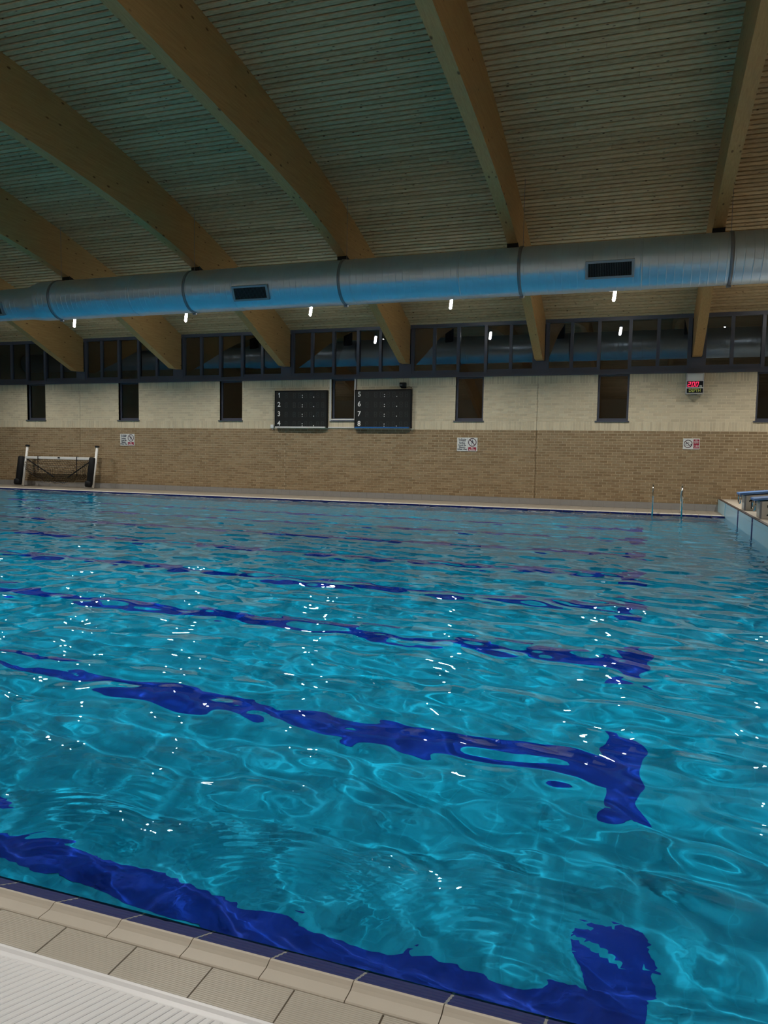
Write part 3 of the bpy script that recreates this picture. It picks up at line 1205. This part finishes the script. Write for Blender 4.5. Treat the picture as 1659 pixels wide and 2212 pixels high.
def segments(w_, h_, t_):
    """unlit seven-segment figure as thin boxes (x, z)"""
    b = []
    b.append((-w_ / 2 + t_, w_ / 2 - t_, h_ / 2 - t_, h_ / 2))
    b.append((-w_ / 2 + t_, w_ / 2 - t_, -t_ / 2, t_ / 2))
    b.append((-w_ / 2 + t_, w_ / 2 - t_, -h_ / 2, -h_ / 2 + t_))
    for s in (-1, 1):
        xa, xb = (-w_ / 2, -w_ / 2 + t_) if s < 0 else (w_ / 2 - t_, w_ / 2)
        b.append((xa, xb, t_ * 0.6, h_ / 2 - t_ * 0.6))
        b.append((xa, xb, -h_ / 2 + t_ * 0.6, -t_ * 0.6))
    return b


sm = MB()
for (xa, xb, za, zb) in segments(0.095, 0.165, 0.016):
    sm.box(xa, xb, -0.001, 0.002, za, zb)
seg_me = sm.mesh('unlit_digit', M['segment'])
for (bx0, bx1, first, strip, lab) in ((-11.41, -9.555, 1, M['white'], 'black scoreboard showing lanes 1 to 4 with white bottom strip'),
                                      (-8.615, -6.758, 5, M['bluestrip'], 'black scoreboard showing lanes 5 to 8 with blue bottom strip')):
    z0, z1 = 2.205, 3.392
    W = bx1 - bx0
    root = empty('scoreboard', ((bx0 + bx1) / 2, D, z0))
    tag(root, lab, 'scoreboard', 'lane scoreboards')
    cx = (bx0 + bx1) / 2

    def P(mb, name, mat, **k):
        o = mb.build(name, mat, root, **k)
        o.location = (-cx, -D, -z0)
        return o
    yf = D - 0.11
    P(MB().box(bx0 + 0.01, bx1 - 0.01, yf, D, z0 + 0.03, z1 - 0.01), 'board', M['board'])
    fr = MB().box(bx0, bx1, yf - 0.012, D, z1 - 0.03, z1).box(bx0, bx0 + 0.025, yf - 0.012, D, z0, z1 - 0.03).box(bx1 - 0.025, bx1, yf - 0.012, D, z0, z1 - 0.03)
    P(fr, 'board_frame', M['black'])
    P(MB().box(bx0 + 0.025, bx1 - 0.06, yf - 0.03, yf + 0.01, z0 - 0.005, z0 + 0.032), 'bottom_strip', strip)
    for k in range(4):
        zr = z1 - (0.122 + 0.2555 * k) * (z1 - z0) / 1.0
        t_ = text_part(str(first + k), 0.215, 0, 0, 0, M['numeral'], root, 'lane_number', bold=0.0035)
        t_.location = (bx0 + 0.083 * W - cx, yf - 0.004 - D, zr - z0)
        for fx in (0.22, 0.375, 0.475, 0.595, 0.695, 0.822, 0.915):
            o = put('unlit_digit', seg_me, root, (bx0 + fx * W - cx, yf - 0.002 - D, zr - 0.015 - z0))
        dots = MB()
        for fx, dz in ((0.531, -0.01), (0.531, -0.075), (0.747, -0.07)):
            c_ = bx0 + fx * W
            dots.poly_y(circ(c_, zr + dz, 0.016, 10), yf - 0.004, yf + 0.001)
        P(dots, 'colon_and_point', M['numeral'])

# white trunking linking the boards and framing the window between them
root = empty('cable_trunking', (-9.08, D, 2.2))
tag(root, 'white cable trunking around the narrow window between the scoreboards', 'trunking')
a, b = SL[3]
for nm, bb in (('lower_run', (-9.553, -8.617, 2.205, 2.235)), ('left_run', (a - 0.055, a - 0.01, 2.42, Z_HEAD)), ('right_run', (-8.662, -8.622, 2.45, Z_HEAD)), ('sill_run', (a - 0.01, -8.662, 2.45, 2.49))):
    o = MB().box(bb[0], bb[1], D - 0.036, D - 0.004, bb[2], bb[3]).build(nm, M['white'], root)
    o.location = (9.08, -D, -2.2)

# wall camera above the right board
root = empty('wall_speaker', (-7.02, D, 3.42))
tag(root, 'small black box on a bracket above the right scoreboard', 'speaker')
o = MB().add([(-0.10, -0.22, 0.06), (0.10, -0.22, 0.06), (0.10, -0.22, 0.17), (-0.10, -0.22, 0.17), (-0.085, -0.06, 0.0), (0.085, -0.06, 0.0), (0.085, -0.06, 0.17), (-0.085, -0.06, 0.17)],
             [(0, 1, 2, 3), (4, 7, 6, 5), (0, 4, 5, 1), (2, 6, 7, 3), (1, 5, 6, 2), (0, 3, 7, 4)]).build('box', M['black'], root, bevel=0.01)
MB().box(-0.02, 0.02, -0.07, 0.0, 0.06, 0.10).build('bracket', M['strap'], root)
MB().box(-0.085, 0.0, -0.225, -0.22, 0.085, 0.098).build('badge', M['silver'], root)
MB().tube([(0.09, -0.06, 0.03), (0.16, -0.03, 0.06), (0.24, -0.02, 0.02), (0.26, -0.03, -0.03)], 0.006, 6).build('cable', M['black'], root)
# socket
root = empty('junction_box', (-11.545, D, 2.19))
tag(root, 'small white junction box left of the left scoreboard', 'junction box')
MB().box(-0.055, 0.055, -0.05, 0, 0.0, 0.11).build('case', M['white'], root, bevel=0.008)
MB().box(-0.012, 0.012, -0.015, 0, -0.05, 0.0).build('conduit', M['white'], root)
# hook
root = empty('wall_hook', (2.378, D, 1.66))
tag(root, 'tiny pale hook fixed to the brick wall right of the diving sign', 'hook')
MB().box(-0.015, 0.015, -0.006, 0, 0.0, 0.05).build('plate', M['copewhite'], root)
MB().tube([(0, 0, 0.03), (0, -0.03, 0.02), (0, -0.045, 0.03), (0, -0.045, 0.05)], 0.006, 6).build('prong', M['copewhite'], root)

# ---- depth display
root = empty('depth_display', (1.248, D, 3.162))
tag(root, 'grey depth display box with red digits above the word DEPTH', 'display')


def P(mb, name, mat, par=root, **k):
    o = mb.build(name, mat, par, **k)
    return o


hw, H0, yf = 0.222, 0.555, -0.26
P(MB().box(-hw, hw, yf, 0.0, 0, H0), 'case', M['silver'], bevel=0.012)
P(MB().box(-hw + 0.03, hw - 0.03, yf - 0.006, yf, 0.365, H0 - 0.035), 'blank_panel', M['signwhite'])
rp = P(MB().box(-hw + 0.025, hw - 0.02, yf - 0.006, yf, 0.172, 0.335), 'digit_panel', M['black'])
yp = P(MB().box(-hw + 0.025, hw - 0.02, yf - 0.006, yf, 0.022, 0.142), 'word_panel', M['black'])
P(MB().box(-hw + 0.008, hw - 0.008, yf - 0.004, yf, 0.148, 0.166).box(-hw + 0.008, hw - 0.008, yf - 0.004, yf, 0.341, 0.359), 'divider', M['white'])
on = {'2': 'abged', '0': 'abcdef'}


def lit_digit(ch, cx, cz, w_, h_, t_):
    m = MB()
    L = {'a': (-w_ / 2, w_ / 2, h_ / 2 - t_, h_ / 2), 'g': (-w_ / 2, w_ / 2, -t_ / 2, t_ / 2), 'd': (-w_ / 2, w_ / 2, -h_ / 2, -h_ / 2 + t_),
         'f': (-w_ / 2, -w_ / 2 + t_, 0, h_ / 2), 'e': (-w_ / 2, -w_ / 2 + t_, -h_ / 2, 0), 'b': (w_ / 2 - t_, w_ / 2, 0, h_ / 2), 'c': (w_ / 2 - t_, w_ / 2, -h_ / 2, 0)}
    for s in on[ch]:
        xa, xb, za, zb = L[s]
        k = 0.18
        m.poly_y([(cx + xa + k * za, cz + za), (cx + xb + k * za, cz + za), (cx + xb + k * zb, cz + zb), (cx + xa + k * zb, cz + zb)], yf - 0.010, yf - 0.006)
    return m


for ch, cx in (('2', -0.140), ('0', -0.040), ('0', 0.052)):
    lit_digit(ch, cx, 0.253, 0.070, 0.125, 0.015).build('lit_digit', M['ledred'], root)
MB().box(-0.101, -0.087, yf - 0.010, yf - 0.006, 0.188, 0.203).build('decimal_point', M['ledred'], root)
t_ = text_part('m', 0.085, 0, 0, 0, M['numeral'], root, 'unit_letter', bold=0.002)
t_.location = (0.145, yf - 0.008, 0.205)
t_ = text_part('DEPTH', 0.115, 0, 0, 0, M['ledyellow'], root, 'word', bold=0.001, sx=0.85)
t_.location = (0.0, yf - 0.008, 0.084)
MB().box(-0.08, 0.08, -0.06, 0.0, -0.02, 0.0).build('mounting_foot', M['strap'], root)


# ---- warning signs
def ring(cx, cz, r, t_, y0, y1):
    m = MB()
    n = 40
    o_, i_ = circ(cx, cz, r, n), circ(cx, cz, r - t_, n)
    for k in range(n):
        k2 = (k + 1) % n
        m.poly_y([o_[k], o_[k2], i_[k2], i_[k]], y0, y1)
    q = (r - t_ * 0.5) * math.sqrt(0.5)
    d = t_ * 0.5 * math.sqrt(0.5)
    m.poly_y([(cx - q - d, cz + q - d), (cx - q + d, cz + q + d), (cx + q + d, cz - q + d), (cx + q - d, cz - q - d)], y0 - 0.001, y1)
    return m


def limb(m, pts, w_, y0, y1):
    for a, b in zip(pts[:-1], pts[1:]):
        t = Vector((b[0] - a[0], b[1] - a[1]))
        n = Vector((-t.y, t.x)).normalized() * w_ / 2
        m.poly_y([(a[0] + n.x, a[1] + n.y), (a[0] - n.x, a[1] - n.y), (b[0] - n.x, b[1] - n.y), (b[0] + n.x, b[1] + n.y)], y0, y1)


def no_running(x0, x1, z0, z1, label):
    cx = (x0 + x1) / 2
    root = empty('warning_sign', (cx, D, z0))
    tag(root, label, 'sign', 'no running signs')
    W, Hh = x1 - x0, z1 - z0
    hw = W / 2
    yf = -0.012
    MB().box(-hw, -0.002, yf, 0, 0, Hh).build('text_plate', M['signwhite'], root)
    MB().box(0.002, hw, yf, 0, 0, Hh).build('symbol_plate', M['signwhite'], root)
    for s, fz, sz in (('No Running', 0.89, 0.052), ('on Poolside', 0.775, 0.048), ('Surface', 0.61, 0.07), ('Could Be', 0.45, 0.07), ('Slippery', 0.30, 0.07), ('When Wet', 0.14, 0.07)):
        t_ = text_part(s, sz, 0, 0, 0, M['signink'], root, 'lettering', bold=0.0012, sx=0.9 if sz > 0.06 else 0.95)
        t_.location = (-hw / 2, yf - 0.003, fz * Hh)
    cx_, cz_ = hw / 2, 0.66 * Hh
    ring(cx_, cz_, 0.125, 0.02, yf - 0.003, yf).build('prohibition_ring', M['signdark'], root)
    m = MB()
    y0, y1 = yf - 0.002, yf
    m.poly_y(circ(cx_ + 0.0, cz_ + 0.062, 0.014, 12), y0, y1)
    limb(m, [(cx_ - 0.002, cz_ + 0.045), (cx_ + 0.006, cz_ - 0.01)], 0.026, y0, y1)
    limb(m, [(cx_ + 0.0, cz_ + 0.035), (cx_ + 0.032, cz_ + 0.015), (cx_ + 0.045, cz_ - 0.008)], 0.011, y0, y1)
    limb(m, [(cx_ - 0.002, cz_ + 0.035), (cx_ - 0.03, cz_ + 0.018), (cx_ - 0.032, cz_ - 0.012)], 0.011, y0, y1)
    limb(m, [(cx_ + 0.004, cz_ - 0.008), (cx_ - 0.015, cz_ - 0.04), (cx_ - 0.03, cz_ - 0.07)], 0.014, y0, y1)
    limb(m, [(cx_ + 0.006, cz_ - 0.008), (cx_ + 0.035, cz_ - 0.025), (cx_ + 0.04, cz_ - 0.06)], 0.014, y0, y1)
    m.build('running_figure', M['signink'], root)
    MB().box(cx_ - 0.122, cx_ + 0.122, yf - 0.003, yf, 0.05 * Hh, 0.30 * Hh).build('red_panel', M['red'], root)
    for s, fz in (('No', 0.232), ('Running', 0.115)):
        t_ = text_part(s, 0.058, 0, 0, 0, M['numeral'], root, 'lettering', bold=0.001)
        t_.location = (cx_, yf - 0.005, fz * Hh)


no_running(-17.579, -16.974, 1.539, 1.957, 'white and red no running sign on the wall right of the goal')
no_running(-5.315, -4.694, 1.526, 1.935, 'white and red no running sign on the wall right of the scoreboards')

cx = (1.033 + 1.458) / 2
root = empty('warning_sign', (cx, D, 1.671))
tag(root, 'white and red no diving 1.5m sign on the wall below the depth display', 'sign')
hw, Hh, yf = 0.2125, 0.298, -0.012
MB().box(-hw, hw, yf, 0, 0, Hh).build('plate', M['signwhite'], root)
cx_, cz_ = -0.085, 0.15
ring(cx_, cz_, 0.110, 0.016, yf - 0.003, yf).build('prohibition_ring', M['signdark'], root)
m = MB()
y0, y1 = yf - 0.002, yf
m.poly_y(circ(cx_ - 0.055, cz_ - 0.002, 0.011, 10), y0, y1)
limb(m, [(cx_ - 0.045, cz_ + 0.008), (cx_ - 0.01, cz_ + 0.025), (cx_ + 0.03, cz_ + 0.03)], 0.013, y0, y1)
limb(m, [(cx_ - 0.03, cz_ + 0.01), (cx_ - 0.06, cz_ - 0.025)], 0.008, y0, y1)
limb(m, [(cx_ - 0.07, cz_ - 0.05), (cx_ - 0.03, cz_ - 0.045), (cx_ + 0.01, cz_ - 0.05), (cx_ + 0.04, cz_ - 0.047)], 0.006, y0, y1)
m.poly_y([(cx_ + 0.068, cz_ + 0.0), (cx_ + 0.088, cz_ + 0.0), (cx_ + 0.088, cz_ - 0.045), (cx_ + 0.068, cz_ - 0.045)], y0, y1)
m.build('diving_figure', M['signink'], root)
MB().box(0.052, 0.197, yf - 0.003, yf, 0.155, 0.272).box(0.052, 0.197, yf - 0.003, yf, 0.028, 0.152).build('red_panel', M['red'], root)
for s, z, sz in (('NO', 0.25, 0.032), ('DIVING', 0.213, 0.034), ('DEPTH', 0.178, 0.034), ('1.5m', 0.095, 0.07)):
    t_ = text_part(s, sz, 0, 0, 0, M['numeral'], root, 'lettering', bold=0.001)
    t_.location = (0.1245, yf - 0.005, z)
MB().box(0.07, 0.18, yf - 0.005, yf, 0.042, 0.05).build('underline', M['numeral'], root)

# ---- water polo goal leaning by the back wall
GX0, GX1 = -21.45, -18.32
root = empty('water_polo_goal', ((GX0 + GX1) / 2, 21.6, 0.0))
tag(root, 'water polo goal with black floats and net leaning by the wall', 'goal')
gcx = (GX0 + GX1) / 2


def gp(s, z, off=0.0):
    """point on the leaning frame: x, y"""
    return (s, 21.56 + 0.27 * z / 1.5 - off, z)


def P(mb, name, mat, par=root, **k):
    o = mb.build(name, mat, par, **k)
    if par is root:
        o.location = (-gcx, -21.6, 0)
    return o


for gx_, sgn in ((GX0, -1), (GX1, 1)):
    post = P(MB().tube([gp(gx_, 0.02), gp(gx_, 1.47)], 0.045, 12), 'post', M['white'], smooth=True)
    P(MB().tube([gp(gx_, 1.46), gp(gx_, 1.485), gp(gx_, 1.51)], [0.075, 0.08, 0.07], 14), 'post_cap', M['black'], post)
    fx = gx_ - 0.16 if sgn < 0 else gx_ - 0.10
    fl = P(MB().tube([gp(fx, 0.10, 0.05), gp(fx, 0.13, 0.05), gp(fx, 1.05, 0.05), gp(fx, 1.09, 0.05)], [0.08, 0.12, 0.12, 0.10], 16), 'float', M['black'], smooth=True)
    P(MB().tube([gp(fx - 0.03, 0.06, 0.06), gp(fx - 0.03, 0.10, 0.06), gp(fx - 0.03, 0.23, 0.06), gp(fx - 0.03, 0.27, 0.06)], [0.11, 0.14, 0.14, 0.11], 14), 'float_foot', M['black'], fl, smooth=True)
P(MB().box(GX0, GX1, 21.70, 21.80, 1.005, 1.10), 'crossbar', M['white'], bevel=0.01)
for t in (0.19, 0.745):
    x = GX0 + t * (GX1 - GX0)
    P(MB().box(x - 0.015, x + 0.015, 21.69, 21.81, 0.99, 1.115).box(x - 0.012, x + 0.012, 21.685, 21.70, 0.42 if t > 0.5 else 0.6, 1.0), 'strap', M['black'])
P(MB().box(-19.95, -19.86, 21.685, 21.70, 1.05, 1.09), 'clip', M['black'])
# folding arms
P(MB().tube([(GX0 + 0.15, 21.66, 0.98), (-19.95, 21.50, 0.37)], 0.022, 8), 'arm', M['black'])
P(MB().tube([(GX1 - 0.15, 21.66, 0.97), (-19.35, 21.50, 0.37)], 0.022, 8), 'arm', M['black'])
# cords
def sag(x0, z0, x1, z1, d, y, n=14):
    return [(x0 + (x1 - x0) * i / n, y, z0 + (z1 - z0) * i / n - d * 4 * (i / n) * (1 - i / n)) for i in range(n + 1)]


P(MB().tube(sag(GX0, 1.28, GX1, 1.28, 0.07, 21.77), 0.006, 5), 'cord', M['cord'])
P(MB().tube(sag(GX0 + 0.05, 0.86, GX1, 0.82, 0.10, 21.62), 0.011, 6), 'cord', M['cord'])
# net hanging from the crossbar
net = MB()
nu, nv = 40, 13


def netp(u, v):
    x = GX0 + 0.08 + (GX1 - GX0 - 0.16) * u
    drop = 0.86 - 0.36 * abs(2 * u - 1) ** 2.2
    pinch = 1.0 - 0.10 * v
    x = gcx + (x - gcx) * pinch
    z = 0.99 - drop * v + 0.02 * math.sin(u * 40) * v
    yy = 21.70 - 0.18 * math.sin(math.pi * v) - 0.05 * v + 0.03 * math.sin(u * 23 + v * 5) * v
    return (x, yy, z)


for j in range(nv + 1):
    net.tube([netp(i / nu, j / nv) for i in range(nu + 1)], 0.0055, 3, False)
for i in range(nu + 1):
    net.tube([netp(i / nu, j / nv) for j in range(nv + 1)], 0.0055, 3, False)
for s in (-1, 1):
    ex = GX0 + 0.22 if s < 0 else GX1 - 0.22
    for k in range(7):
        net.tube(sag(ex - 0.12, 0.9 - 0.09 * k, ex + 0.35 * (1 if s < 0 else -1) + 0.1, 0.75 - 0.07 * k, 0.08, 21.58 + 0.01 * k, 8), 0.006, 3, False)
P(net, 'net', M['net'])
P(MB().tube([netp(i / nu, 1.0) for i in range(6, nu - 5)], 0.010, 5), 'net_hem', M['cord'])
